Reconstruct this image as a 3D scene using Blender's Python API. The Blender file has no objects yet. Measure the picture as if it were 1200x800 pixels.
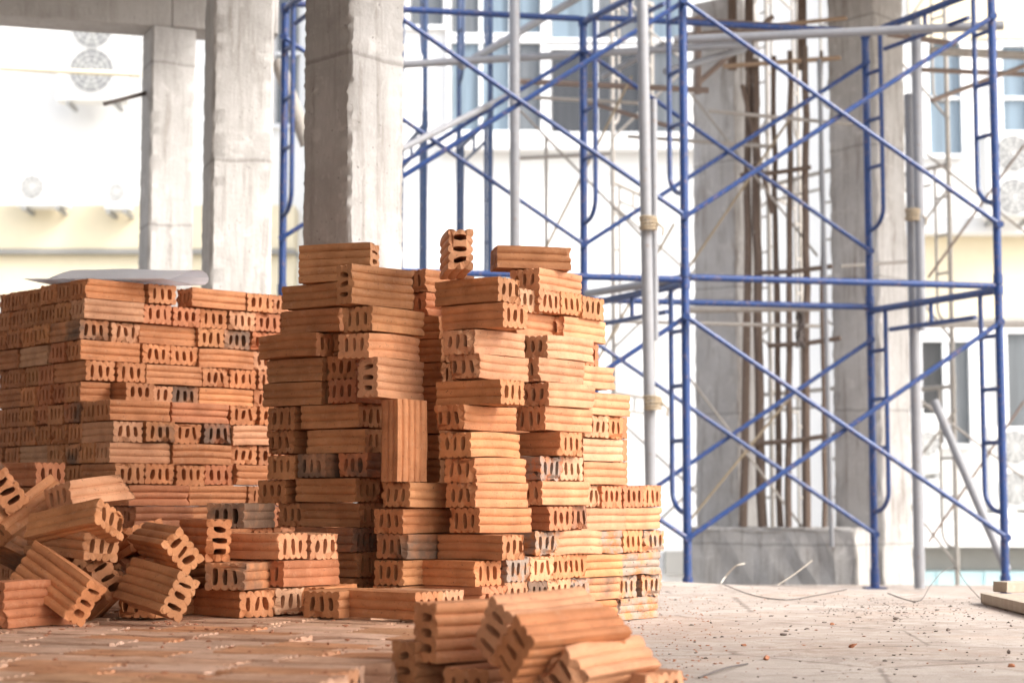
import bpy, bmesh, math, random
import numpy as np
from mathutils import Vector, Matrix
random.seed(7); rng = np.random.default_rng(7)
R = math.radians
sc = bpy.context.scene
COL = sc.collection

# ------------------------------------------------------------------ camera
F = 2113.0; HC = 0.25
PITCH = math.atan(191/F)
cam = bpy.data.cameras.new('camera'); co = bpy.data.objects.new('camera', cam); COL.objects.link(co)
co.location = (0, 0, HC); co.rotation_euler = (R(90)+PITCH, 0, 0)
cam.sensor_width = 36; cam.lens = F/1200*36; cam.clip_start = .05; cam.clip_end = 900
cam.dof.use_dof = True; cam.dof.focus_distance = 4.35; cam.dof.aperture_fstop = 4.6
sc.camera = co
SP, CP = math.sin(PITCH), math.cos(PITCH)

def pt(px, py, Y):
    """a point of the place, at distance Y from the viewer"""
    dx = (px-600)/F; dy = (400-py)/F
    t = Y/(CP-dy*SP)
    return Vector((dx*t, Y, HC+(SP+dy*CP)*t))
def ptx(px, Y, z):
    """point at distance Y and height z that stands at column px"""
    dc = Y*CP+(z-HC)*SP
    return Vector(((px-600)/F*dc, Y, z))

# ------------------------------------------------------------------ helpers
def tag(o, label=None, cat=None, group=None, kind=None):
    if label: o['label'] = label
    if cat: o['category'] = cat
    if group: o['group'] = group
    if kind: o['kind'] = kind
    return o
def empty(name, loc, label, cat, group=None):
    o = bpy.data.objects.new(name, None); o.location = loc; o.empty_display_size = .1
    COL.objects.link(o); return tag(o, label, cat, group)
def wloc(o):
    v = Vector((0, 0, 0))
    while o: v += o.location; o = o.parent
    return v
def mk(name, bm, mat, parent=None, loc=None, smooth=False):
    """bm in world coordinates -> one mesh object whose origin is loc (default: base centre) or its parent's origin"""
    me = bpy.data.meshes.new(name)
    if parent is not None: org = wloc(parent)
    elif loc is not None: org = Vector(loc)
    else:
        vs = [v.co for v in bm.verts]
        org = Vector(((min(v.x for v in vs)+max(v.x for v in vs))/2, (min(v.y for v in vs)+max(v.y for v in vs))/2, min(v.z for v in vs)))
    bmesh.ops.recalc_face_normals(bm, faces=bm.faces)
    if smooth:
        for f in bm.faces: f.smooth = True
        for e in bm.edges:
            if len(e.link_faces) == 2 and e.calc_face_angle(0) > R(40): e.smooth = False
    bmesh.ops.translate(bm, verts=bm.verts, vec=-org)
    bm.to_mesh(me); bm.free()
    me.materials.append(mat)
    o = bpy.data.objects.new(name, me); COL.objects.link(o)
    if parent is not None: o.parent = parent
    else: o.location = org
    return o
def box(bm, c, s, rot=None, bev=0):
    r = bmesh.ops.create_cube(bm, size=1)
    vs = r['verts']
    M = Matrix.Translation(c) @ (rot.to_4x4() if rot else Matrix.Identity(4)) @ Matrix.Diagonal((s[0], s[1], s[2], 1))
    bmesh.ops.transform(bm, matrix=M, verts=vs)
    if bev:
        es = list({e for v in vs for e in v.link_edges})
        bmesh.ops.bevel(bm, geom=es, offset=bev, segments=2, affect='EDGES', profile=.5)
def tube(bm, pts, r, seg=10, cap=True, r2=None):
    pts = [Vector(p) for p in pts]; rings = []
    n = len(pts); up = None
    for i, p in enumerate(pts):
        d = (pts[min(i+1, n-1)]-pts[max(i-1, 0)]).normalized()
        if up is None:
            up = Vector((0, 0, 1)) if abs(d.z) < .9 else Vector((1, 0, 0))
        x = d.cross(up).normalized(); y = x.cross(d).normalized(); up = y
        rr = r if r2 is None else r+(r2-r)*i/(n-1)
        rings.append([bm.verts.new(p+rr*(math.cos(2*math.pi*k/seg)*x+math.sin(2*math.pi*k/seg)*y)) for k in range(seg)])
    for A, B in zip(rings, rings[1:]):
        for k in range(seg): bm.faces.new((A[k], A[(k+1) % seg], B[(k+1) % seg], B[k]))
    if cap: bm.faces.new(rings[0][::-1]); bm.faces.new(rings[-1])
def Rz(a): return Matrix.Rotation(a, 3, 'Z')
def prism(bm, poly, z0, z1):
    lo = [bm.verts.new((x, y, z0)) for x, y in poly]; hi = [bm.verts.new((x, y, z1)) for x, y in poly]
    bm.faces.new(lo[::-1]); bm.faces.new(hi)
    for i in range(len(poly)):
        j = (i+1) % len(poly); bm.faces.new((lo[i], lo[j], hi[j], hi[i]))

# ------------------------------------------------------------------ materials
class NT:
    def __init__(s, name):
        s.m = bpy.data.materials.new(name); s.m.use_nodes = True; s.t = s.m.node_tree; s.n = s.t.nodes; s.l = s.t.links
        s.b = s.n['Principled BSDF']
    def add(s, typ, **kw):
        n = s.n.new(typ)
        for k, v in kw.items():
            if k in n.inputs.keys(): s.set(n.inputs[k], v)
            else: setattr(n, k, v)
        return n
    def set(s, sock, v):
        if isinstance(v, bpy.types.NodeSocket): s.l.new(v, sock)
        else: sock.default_value = v
    def ramp(s, fac, stops):
        n = s.n.new('ShaderNodeValToRGB'); s.l.new(fac, n.inputs[0]); e = n.color_ramp.elements
        while len(e) < len(stops): e.new(.5)
        for i, (p, c) in enumerate(stops):
            e[i].position = p; e[i].color = (c, c, c, 1) if isinstance(c, (int, float)) else (*c, 1)
        return n.outputs[0]
    def mix(s, fac, a, b, mode='MIX'):
        n = s.n.new('ShaderNodeMix'); n.data_type = 'RGBA'; n.blend_type = mode
        for i, v in ((0, fac), (6, a), (7, b)):
            if isinstance(v, bpy.types.NodeSocket): s.l.new(v, n.inputs[i])
            elif i == 0: n.inputs[0].default_value = v
            else: n.inputs[i].default_value = (*v, 1)
        return n.outputs[2]
    def noise(s, vec, scale, detail=4, rough=.6, dist=0):
        n = s.n.new('ShaderNodeTexNoise'); s.l.new(vec, n.inputs['Vector'])
        n.inputs['Scale'].default_value = scale; n.inputs['Detail'].default_value = detail
        n.inputs['Roughness'].default_value = rough; n.inputs['Distortion'].default_value = dist
        return n.outputs['Fac']
    def mapping(s, vec, scale=(1, 1, 1), loc=None):
        n = s.n.new('ShaderNodeMapping'); s.l.new(vec, n.inputs[0]); n.inputs['Scale'].default_value = scale
        if loc is not None: s.set(n.inputs['Location'], loc)
        return n.outputs[0]
    def math(s, op, a, b=0.5):
        n = s.n.new('ShaderNodeMath'); n.operation = op; s.set(n.inputs[0], a); s.set(n.inputs[1], b); return n.outputs[0]
    def bump(s, h, strength=.3, dist=.002, prev=None):
        n = s.n.new('ShaderNodeBump'); s.l.new(h, n.inputs['Height']); n.inputs['Strength'].default_value = strength
        n.inputs['Distance'].default_value = dist
        if prev: s.l.new(prev, n.inputs['Normal'])
        return n.outputs[0]
    def out(s, col, rough=.8, bump=None, spec=.3, metal=0):
        if isinstance(col, bpy.types.NodeSocket): s.l.new(col, s.b.inputs['Base Color'])
        else: s.b.inputs['Base Color'].default_value = (*col, 1)
        s.set(s.b.inputs['Roughness'], rough); s.b.inputs['Specular IOR Level'].default_value = spec
        s.b.inputs['Metallic'].default_value = metal
        if bump: s.l.new(bump, s.b.inputs['Normal'])
        return s.m

def brick_mat(name, kind):
    t = NT(name)
    tc = t.add('ShaderNodeTexCoord').outputs['Object']; oi = t.add('ShaderNodeObjectInfo')
    off = t.add('ShaderNodeVectorMath', operation='SCALE'); off.inputs[0].default_value = (13, 7, 5); t.l.new(oi.outputs['Random'], off.inputs['Scale'])
    v = t.mapping(tc, (1, 1, 1), off.outputs[0])
    n1 = t.noise(v, 14, 5, .6); n2 = t.noise(t.mapping(v, (5, 40, 40)), 3, 3, .6); n3 = t.noise(v, 160, 3, .7); n4 = t.noise(v, 45, 4, .65)
    base = t.mix(t.ramp(n1, [(.3, .0), (.7, 1.0)]), (.74, .70, .68), (1.14, 1.18, 1.22), 'MIX')
    c = t.mix(1.0, oi.outputs['Color'], base, 'MULTIPLY')
    streak = t.ramp(n2, [(.35, .95), (.65, 1.03)])
    c = t.mix(.5, c, t.mix(1.0, c, streak, 'MULTIPLY'))
    # pale kiln bloom / dust of the brick's own surface
    c = t.mix(t.ramp(n4, [(.56, 0), (.74, .30)]), c, (.64, .38, .23))
    # iron specks and little pits
    c = t.mix(t.ramp(n3, [(.29, .85), (.37, 0)]), c, (.13, .055, .03))
    rough = .68
    h = t.math('ADD', t.math('MULTIPLY', n3, .5), n4)
    if kind == 'charred':
        nb = t.noise(v, 9, 4, .6)
        k = t.ramp(t.math('ADD', nb, t.math('MULTIPLY', oi.outputs['Alpha'], .42)), [(.45, 0), (.66, .96)])
        dark = t.mix(n4, (.085, .050, .033), (.26, .162, .108))
        c = t.mix(k, c, dark)
    if kind == 'mortar':
        nb = t.noise(v, 26, 6, .68)
        k = t.ramp(nb, [(.41, 0), (.55, .88)])
        grey = t.mix(t.noise(v, 110, 4, .7), (.20, .155, .12), (.44, .36, .30))
        c = t.mix(k, c, grey)
        c = t.mix(t.ramp(t.noise(v, 58, 2, .5), [(.29, .85), (.35, 0)]), c, (.035, .03, .025))
        h = t.math('ADD', h, t.math('MULTIPLY', nb, 3))
    b = t.bump(h, .7, .0026)
    return t.out(c, rough, b, .28)
M_BR = brick_mat('fired_clay', 'plain'); M_CH = brick_mat('charred_clay', 'charred'); M_MO = brick_mat('mortar_spattered_clay', 'mortar')

def concrete(name, c0, c1, stain=.5, scale=1.0, blotch=(.2, .17, .14)):
    t = NT(name); tc = t.add('ShaderNodeNewGeometry').outputs['Position']
    n1 = t.noise(tc, 2.6*scale, 6, .65); n2 = t.noise(t.mapping(tc, (9, 9, .8)), 2.2*scale, 5, .65, .4); n3 = t.noise(tc, 60*scale, 4, .7)
    n5 = t.noise(tc, 9*scale, 6, .7, .6)
    c = t.mix(t.ramp(n1, [(.3, 0), (.7, 1)]), c0, c1)
    c = t.mix(t.ramp(n2, [(.50, 0), (.68, stain)]), c, blotch)
    c = t.mix(t.ramp(n5, [(.58, 0), (.7, .5)]), c, tuple(min(.8, x*1.35) for x in c1))
    c = t.mix(t.ramp(n3, [(.25, .6), (.36, 0)]), c, (.12, .11, .1))
    # air holes and the seams between the formwork lifts
    vo = t.add('ShaderNodeTexVoronoi'); t.l.new(tc, vo.inputs['Vector']); vo.inputs['Scale'].default_value = 34
    holes = t.ramp(vo.outputs['Distance'], [(.07, .8), (.13, 0)])
    hm = t.math('MULTIPLY', holes, t.ramp(n5, [(.45, 0), (.55, 1)]))
    c = t.mix(hm, c, (.10, .09, .08))
    sep = t.add('ShaderNodeSeparateXYZ'); t.l.new(tc, sep.inputs[0])
    zz = t.math('ADD', sep.outputs[2], t.math('MULTIPLY', n1, .06))
    fr = t.math('FRACT', t.math('MULTIPLY', zz, 1.07))
    seam = t.ramp(fr, [(.0, .5), (.012, .45), (.022, 0)])
    c = t.mix(seam, c, (.17, .155, .14))
    sc_ = t.noise(t.mapping(tc, (14, 14, 2.4)), 3, 6, .75, 2.2)
    c = t.mix(t.ramp(sc_, [(.55, 0), (.63, .38)]), c, (.62, .61, .59))
    h = t.math('ADD', t.math('MULTIPLY', n3, .6), t.math('SUBTRACT', n2, hm))
    return t.out(c, .9, t.bump(h, .7, .007), .15)
M_COL = concrete('cast_concrete', (.36, .345, .33), (.53, .515, .50), .6, 1, (.24, .215, .19))
M_COLW = concrete('pale_cast_concrete', (.46, .445, .43), (.62, .61, .6), .3)
M_COLB = concrete('brown_cast_concrete', (.40, .375, .35), (.56, .535, .505), .65, 1, (.2, .16, .13))
M_COLR = concrete('rear_concrete', (.29, .27, .25), (.43, .41, .385), .7, 1.2, (.16, .14, .12))
M_SOF = concrete('soffit_concrete', (.36, .34, .32), (.45, .43, .41), .3)

def slab_mat():
    t = NT('dusty_slab'); p = t.add('ShaderNodeNewGeometry').outputs['Position']
    n1 = t.noise(p, 1.6, 6, .6); n2 = t.noise(p, 12, 6, .7, .5); n3 = t.noise(p, 150, 4, .75); n4 = t.noise(t.mapping(p, (1, 3.5, 1)), 5, 5, .7, 1)
    c = t.mix(t.ramp(n1, [(.35, 0), (.65, 1)]), (.33, .275, .235), (.46, .40, .355))
    c = t.mix(t.ramp(n2, [(.45, 0), (.72, .7)]), c, (.54, .485, .44))
    c = t.mix(t.ramp(n4, [(.55, 0), (.7, .5)]), c, (.29, .225, .18))
    c = t.mix(t.ramp(n3, [(.30, .75), (.42, 0)]), c, (.13, .10, .085))
    n6 = t.noise(t.mapping(p, (1, 1, 1)), 4.2, 7, .7, 1.6)
    c = t.mix(t.ramp(n6, [(.56, 0), (.60, .55), (.68, .2)]), c, (.25, .20, .165))
    vo = t.add('ShaderNodeTexVoronoi', feature='DISTANCE_TO_EDGE'); t.l.new(t.mapping(p, (1, 1, .01)), vo.inputs['Vector']); vo.inputs['Scale'].default_value = 1.3
    ck = t.math('ADD', vo.outputs['Distance'], t.math('MULTIPLY', n2, .03))
    c = t.mix(t.ramp(ck, [(.018, .6), (.024, 0)]), c, (.16, .13, .11))
    n7 = t.noise(p, 2.3, 5, .6, .8)
    c = t.mix(t.ramp(n7, [(.5, 0), (.75, .4)]), c, (.42, .26, .17))
    h = t.math('ADD', t.math('MULTIPLY', n3, .7), n2)
    return t.out(c, .95, t.bump(h, .8, .006), .1)
M_SLAB = slab_mat()

def paint(name, c, rough=.4, var=.25, rust=0, spec=.4, splash=False):
    t = NT(name); p = t.add('ShaderNodeNewGeometry').outputs['Position']
    n = t.noise(p, 7, 5, .65); n2 = t.noise(p, 40, 4, .7)
    cc = t.mix(n, tuple(x*(1-var) for x in c), tuple(min(.95, x*(1+var)) for x in c))
    if rust: cc = t.mix(t.ramp(n2, [(.62-.1*rust, 0), (.75, .8)]), cc, (.20, .12, .08))
    if splash:
        n3 = t.noise(p, 19, 5, .72); n4 = t.noise(p, 120, 3, .7)
        cc = t.mix(t.ramp(n3, [(.63, 0), (.72, .45)]), cc, (.33, .32, .31)); cc = t.mix(t.ramp(n4, [(.68, 0), (.74, .8)]), cc, (.42, .40, .37))
    return t.out(cc, rough, t.bump(n2, .15, .001), spec)
M_BLUE = paint('blue_enamel', (.012, .040, .145), .42, .35, .9, .4, True)
M_BLUE2 = paint('faded_blue_enamel', (.04, .07, .15), .5, .3, .5, .4, True)
M_GALV = paint('galvanised_steel', (.23, .23, .24), .45, .25, .35)
M_RUSTY = paint('rusty_steel', (.22, .165, .135), .7, .3, 1)
M_PALE = paint('cement_coated_steel', (.36, .33, .295), .8, .2, .5)
M_WALL = paint('white_render', (.80, .79, .77), .9, .04, 0, .1)
M_CREAM = paint('cream_render', (.74, .65, .47), .9, .06, 0, .1)
M_LEDGE = paint('grey_ledge', (.30, .29, .27), .9, .1, 0, .1)
M_FRAME = paint('white_window_frame', (.78, .78, .78), .5, .04)
M_AC = paint('ac_casing', (.72, .71, .68), .5, .06)
M_ACD = paint('ac_grille', (.26, .26, .26), .6, .1)
M_ACF = paint('ac_fan', (.30, .30, .29), .5, .1)
M_TURQ = paint('turquoise_panel', (.50, .68, .70), .6, .06)
M_WIRE = paint('dark_wire', (.10, .08, .07), .6, .2)
M_STRAW = paint('pale_wire', (.62, .56, .48), .7, .1)
M_SHEETW = paint('white_sheet', (.88, .87, .89), .55, .03)
M_ROPE = paint('straw_rope', (.30, .24, .165), .9, .25)
M_SHARD = paint('clay_shard', (.36, .15, .08), .85, .35)
M_GRIT = paint('dark_grit', (.13, .10, .085), .95, .5)
M_GROUND = paint('yard_ground', (.42, .40, .37), .95, .15, 0, .1)
def glass_mat(name, c, rough=.12):
    t = NT(name); p = t.add('ShaderNodeNewGeometry').outputs['Position']
    n = t.noise(t.mapping(p, (6, 6, .3)), 2, 3, .5)
    return t.out(t.mix(t.ramp(n, [(.4, 0), (.6, 1)]), tuple(x*.75 for x in c), c), rough, None, .5)
M_GDARK = glass_mat('dark_pane', (.045, .045, .048)); M_GBLUE = glass_mat('curtained_pane', (.19, .25, .30)); M_GGREY = glass_mat('grey_pane', (.14, .15, .16))
def wood_mat(name, a, b):
    t = NT(name); tc = t.add('ShaderNodeTexCoord').outputs['Object']
    n = t.noise(t.mapping(tc, (12, 12, 1.2)), 3, 5, .65, .6); n2 = t.noise(tc, 30, 4, .7)
    c = t.mix(n, a, b); c = t.mix(t.ramp(n2, [(.6, 0), (.75, .6)]), c, (.55, .5, .45))
    return t.out(c, .9, t.bump(n, .5, .004), .15)
M_TIMB = wood_mat('weathered_timber', (.09, .065, .05), (.23, .17, .135)); M_PLANK = wood_mat('grey_plank', (.26, .21, .16), (.50, .43, .35))
M_FORM = wood_mat('formwork_timber', (.30, .20, .13), (.46, .34, .24))

# ------------------------------------------------------------------ brick meshes
BL, BW, BH = .195, .095, .0592; PK = .0607
def profile(g=.0056, per=8, seed=0):
    r = np.random.default_rng(seed)
    pts = []
    def side(p0, p1, nrm, n):
        L = np.hypot(p1[0]-p0[0], p1[1]-p0[1])
        for i in range(n):
            gg = g*(1+r.normal(0, .15))
            for j in range(per):
                t = (0, .05, .13, .28, .5, .72, .87, .95)[j] if per == 8 else j/per
                s = (i+t)/n
                ins = gg*(.72*abs(2*t-1)**1.8+.28*abs(2*t-1)**7)
                if per == 8 and ((i == 0 and t < .2) or (i == n-1 and t > .8)): ins = 0
                elif per == 8 and ((i == 0 and t < .3) or (i == n-1 and t > .7)): ins *= .5
                pts.append((p0[0]+(p1[0]-p0[0])*s-nrm[0]*ins, p0[1]+(p1[1]-p0[1])*s-nrm[1]*ins))
    w, h = BW/2, BH/2
    side((-w, -h), (w, -h), (0, -1), 5); side((w, -h), (w, h), (1, 0), 3); side((w, h), (-w, h), (0, 1), 5); side((-w, h), (-w, -h), (-1, 0), 3)
    return np.array(pts)
def brick_mesh(name, seed, mat, chips=1, short=1.0, lump=0, broken=0):
    r = np.random.default_rng(seed)
    pr = profile(seed=seed); N = len(pr)
    # soften the four corners
    for i, (a, b) in enumerate(pr):
        ca, cb = abs(a)/(BW/2), abs(b)/(BH/2)
        if ca > .93 and cb > .9:
            pr[i] = (a*.985, b*.97)
    L = BL*short*(1+r.normal(0, .006))
    xs = np.array([-.5, -.485, -.44, -.2, .05, .3, .44, .485, .5])*L
    bm = bmesh.new()
    bow = r.normal(0, .0010); twist = r.normal(0, .008); sag = r.normal(0, .0012)
    chipc = []
    for e in (0, 1):
        for q in range(int(r.integers(1, 3+2*chips))):
            chipc.append((e, r.integers(0, N), r.uniform(.003, .008)*(1+.4*chips), r.uniform(.002, .0055)*(1+.35*chips)))
    rings = []
    for xi, x in enumerate(xs):
        ring = []
        for i, (a, b) in enumerate(pr):
            a2, b2, x2 = a, b, x
            k = 4*(x/L)**2
            a2 += bow*k; b2 += sag*k
            a2, b2 = a2-twist*b2*(x/L), b2+twist*a2*(x/L)
            n = r.normal(0, .00035, 3); a2 += n[0]; b2 += n[1]
            if xi in (0, len(xs)-1): x2 += n[2]*1.5
            for (e, c, rad, dep) in chipc:
                if (e == 0 and xi <= 1) or (e == 1 and xi >= len(xs)-2):
                    d = math.hypot(a-pr[c][0], b-pr[c][1])
                    if d < rad*1.6:
                        w = max(0, 1-(d/(rad*1.6))**2)
                        f = 1 if xi in (0, len(xs)-1) else .45
                        x2 += (1 if e == 0 else -1)*dep*w*f*1.1
                        a2 *= 1-.02*w*f; b2 *= 1-.03*w*f
            if lump:
                s = (math.sin(a*140+seed)*math.sin(x*95+b*160+seed*2)+math.sin(x*210+a*90))*.5
                a2 *= 1+.030*lump*s; b2 *= 1+.055*lump*s
            if broken and xi >= len(xs)-3:
                x2 -= broken*(.5+.5*math.sin(a*60+seed))*(b/BH+.6)*(1 if xi == len(xs)-1 else .55)
            ring.append(bm.verts.new((x2, a2, b2)))
        rings.append(ring)
    for A, B in zip(rings, rings[1:]):
        for i in range(N):
            f = bm.faces.new((A[i], A[(i+1) % N], B[(i+1) % N], B[i])); f.smooth = True
    for e, ring in ((0, rings[0]), (1, rings[-1])):
        for i in range(N):
            ed = bm.edges.get((ring[i], ring[(i+1) % N])); ed.smooth = False
    # three slots right through
    K = 12; hl = []
    for q in (-1, 0, 1):
        cx = q*.0245+r.normal(0, .0008); hw = .0061*(1+r.normal(0, .13)); hh = .0157*(1+r.normal(0, .07)); ln = r.normal(0, .09)
        ends = []
        for x, src in ((rings[0][0].co.x, 0), (rings[-1][0].co.x, 1)):
            lo = []
            xx = -.5*L if src == 0 else .5*L
            if broken and src: xx -= broken*.35
            for k in range(K):
                t = 2*math.pi*k/K
                a = cx+hw*math.copysign(abs(math.cos(t))**.7, math.cos(t)); b = hh*math.sin(t)
                if abs(math.sin(t)) < .95: b = math.copysign(min(abs(b)*1.12, hh), b)
                lo.append(bm.verts.new((xx, a+ln*b+r.normal(0, .0006), b+r.normal(0, .0006))))
            ends.append(lo)
        for k in range(K):
            f = bm.faces.new((ends[0][k], ends[1][k], ends[1][(k+1) % K], ends[0][(k+1) % K])); f.smooth = True
        hl.append(ends)
    for e in (0, 1):
        ring = rings[0] if e == 0 else rings[-1]
        edges = [bm.edges.get((ring[i], ring[(i+1) % N])) for i in range(N)]
        for ends in hl:
            for k in range(K):
                ed = bm.edges.get((ends[e][k], ends[e][(k+1) % K])); ed.smooth = False; edges.append(ed)
        gf = bmesh.ops.triangle_fill(bm, edges=edges, use_beauty=True)
        ar = sum(f.calc_area() for f in gf['geom'] if isinstance(f, bmesh.types.BMFace))
        if not .0034 < ar < .0058: print('BAD CAP', name, seed, e, ar)
    bmesh.ops.recalc_face_normals(bm, faces=bm.faces)
    me = bpy.data.meshes.new(name); bm.to_mesh(me); bm.free(); me.materials.append(mat)
    return me
MESH = {'n': [brick_mesh('hollow_brick', 10+i, M_BR, chips=i % 4) for i in range(16)],
        'c': [brick_mesh('charred_brick', 40+i, M_CH, chips=i) for i in range(3)],
        'm': [brick_mesh('spattered_brick', 60+i, M_MO, chips=2, lump=1.7) for i in range(3)],
        'h': [brick_mesh('half_brick', 70+i, M_BR, chips=2, short=.5) for i in range(2)],
        'b': [brick_mesh('broken_brick', 80+i, M_BR, chips=2, short=.9, broken=.05) for i in range(2)]}
TINT = {'o': (.55, .225, .095), 'r': (.51, .19, .085), 'p': (.60, .285, .145), 'd': (.56, .30, .165), 'q': (.66, .40, .27), 'y': (.53, .235, .10), 'b': (.45, .19, .08)}  # q: clay tint with light from above painted in
WORD = {'o': 'orange', 'r': 'reddish', 'p': 'pale', 'd': 'dusty', 'y': 'tan', 'b': 'brown', 'c': 'charred', 'm': 'mortar-spattered', 'h': 'half-length', 'B': 'broken'}

bricks = []   # dicts waiting for their labels
def put(M, code='', **info):
    """one brick: M its world matrix; code letters: a tint (o r p d y b) and a kind (c m h B)"""
    kind = 'n'; tint = None; words = []
    for ch in code:
        if ch in 'cmh': kind = ch
        elif ch == 'B': kind = 'b'
        elif ch in TINT: tint = ch
    pick = tint or random.choices('orpy', (6, 1.3, 2.2, 2.5))[0]
    me = random.choice(MESH[kind])
    o = bpy.data.objects.new('hollow_brick', me)
    b = random.uniform(.88, 1.12); g = random.uniform(.95, 1.05)
    c = TINT[pick]; o.color = (c[0]*b, c[1]*b*g, c[2]*b*g*g, random.choice((.0, .06, .14)) if kind == 'c' else 1)
    if kind == 'c' and 'X' in code: o.color[3] = .42
    if random.random() < .5 and kind != 'b': M = M @ Matrix.Rotation(math.pi, 4, 'Z')
    o.matrix_world = M; COL.objects.link(o)
    wd = {'c': 'charred', 'm': 'mortar-spattered', 'h': 'half-length', 'b': 'broken'}.get(kind) or WORD.get(tint, '')
    info.update(o=o, word=wd); bricks.append(info); return o

def frame_mat(o, x, y, z):
    M = Matrix.Identity(4)
    for i, c in enumerate((x, y, z)): M.col[i][:3] = c
    M.translation = o; return M
def corner_brick(P, typ, a):
    """matrix of a brick whose near vertical edge stands at P; a = bearing of the right-hand face; typ E: its end looks left, S: its long side looks left, e: on edge, U: upright"""
    u = Vector((math.cos(a), math.sin(a), 0)); v = Vector((-math.sin(a), math.cos(a), 0)); z = Vector((0, 0, 1))
    if typ == 'E': l, w, h, du, dv, dz = u, v, z, BL, BW, BH
    elif typ == 'S': l, w, h, du, dv, dz = v, -u, z, BW, BL, BH
    elif typ == 'Ee': l, w, h, du, dv, dz = u, z, -v, BL, BH, BW
    elif typ == 'Se': l, w, h, du, dv, dz = v, z, u, BH, BL, BW
    elif typ == 'U': l, w, h, du, dv, dz = z, u, v, BW, BH, BL
    return frame_mat(P+u*du/2+v*dv/2+z*dz/2, l, w, h)
OR = {'E': 'end-on', 'S': 'lengthwise', 'Ee': 'on-edge', 'Se': 'on-edge', 'U': 'upright'}
def st(stack, k, cx, typ, d, code='', a=52, z=None, z0=0.0, ja=2.0):
    a = R(a+random.uniform(-ja, ja)); zz = z if z is not None else z0+k*PK
    P = ptx(cx, d+random.uniform(-.006, .006), zz)
    M = corner_brick(P, typ, a)
    if typ in 'ES': M = M @ Matrix.Rotation(random.uniform(-.008, .008), 4, 'X') @ Matrix.Rotation(random.uniform(-.006, .006), 4, 'Y')
    return put(M, code, stack=stack, k=(zz/PK), px=cx, orient=OR[typ])

# ---- middle stack: front corner column
for k, cx, t, c in [(0, 564, 'S', ''), (1, 556, 'S', 'o'), (2, 588, 'S', 'o'), (3, 562, 'E', ''), (4, 557, 'E', 'o'), (5, 556, 'E', ''), (6, 552, 'E', 'y'),
                    (7, 543, 'E', ''), (8, 587, 'S', 'y'), (9, 561, 'E', 'p'), (10, 554, 'E', 'p'), (11, 589, 'S', ''), (12, 583, 'S', 'y')]:
    st('corner', k, cx, t, 4.25 if t == 'E' else 4.22, c)
st('corner', 13, 524, 'Se', 4.12, 'p', a=9, z=13*PK+.001)
# ---- sunlit flank, behind the corner column
FL = [(-1, 600, 'S', 4.36, 'm'), (-1, 625, 'S', 4.42, 'p'), (-1, 648, 'S', 4.49, ''), (-1, 668, 'S', 4.55, 'm'), (0, 594, 'S', 4.33, 'p'), (0, 619, 'S', 4.39, 'cX'), (0, 642, 'S', 4.46, ''), (0, 664, 'S', 4.53, 'm'),
      (1, 594, 'S', 4.33, 'm'), (1, 621, 'S', 4.40, 'p'), (1, 644, 'S', 4.47, ''), (1, 663, 'S', 4.54, 'o'),
      (2, 627, 'S', 4.42, 'm'), (2, 650, 'E', 4.50, 'p'),
      (3, 644, 'S', 4.44, ''), (3, 665, 'S', 4.52, 'cr'), (4, 636, 'E', 4.42, 'p'), (5, 633, 'S', 4.42, 'm'), (5, 657, 'S', 4.49, 'd'),
      (6, 656, 'S', 4.44, 'o'), (7, 639, 'E', 4.42, 'p'), (8, 643, 'E', 4.42, 'p'), (9, 632, 'E', 4.42, 'p'), (10, 642, 'E', 4.44, 'd'),
      (11, 604, 'E', 4.50, 'p'), (11, 659, 'E', 4.60, 'p'), (12, 608, 'S', 4.48, 'd'), (12, 632, 'S', 4.52, 'p'), (12, 657, 'S', 4.59, ''), (12, 682, 'S', 4.66, ''),
      (13, 632, 'E', 4.58, 'p')]
for k, cx, t, d, c in FL: st('flank', k, cx, t, d, c, z0=.006)
st('flank', 14, 583, 'E', 4.60, 'b', a=11, z0=.006)
st('flank', 10, 676, 'S', 4.66, 'r', z0=.006); st('flank', 9, 673, 'E', 4.64, 'p', z0=.006)
# ---- rear of the flank
for k, cx, t, c in [(-1, 673, 'E', ''), (0, 677, 'E', 'c'), (1, 679, 'E', 'y'), (2, 678, 'E', 'm'), (3, 682, 'E', 'p'), (4, 680, 'S', 'd'), (4, 705, 'S', ''),
                    (5, 685, 'E', 'p'), (6, 684, 'E', 'd'), (7, 688, 'S', 'd'), (7, 706, 'S', ''), (8, 691, 'E', 'p')]:
    st('rear', k, cx, t, 4.72 if cx < 700 else 4.79, c)
# ---- low end column on the right
for k, cx, t, c in [(-1, 726, 'E', 'm'), (0, 723, 'S', 'm'), (0, 752, 'S', 'm'), (1, 726, 'E', 'm'), (2, 731, 'S', ''), (2, 757, 'S', 'm'), (3, 732, 'E', 'p'), (4, 731, 'S', 'r'), (4, 754, 'S', 'r')]:
    st('end', k, cx, t, 4.88 if cx < 740 else 4.97, c)
# ---- shaded gap between the columns
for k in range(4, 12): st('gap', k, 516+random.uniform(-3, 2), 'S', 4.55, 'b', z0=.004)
st('gap', 12, 500, 'E', 4.58, 'r', z0=.004); st('gap', 13, 499, 'E', 4.58, 'o', z0=.004)
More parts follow.
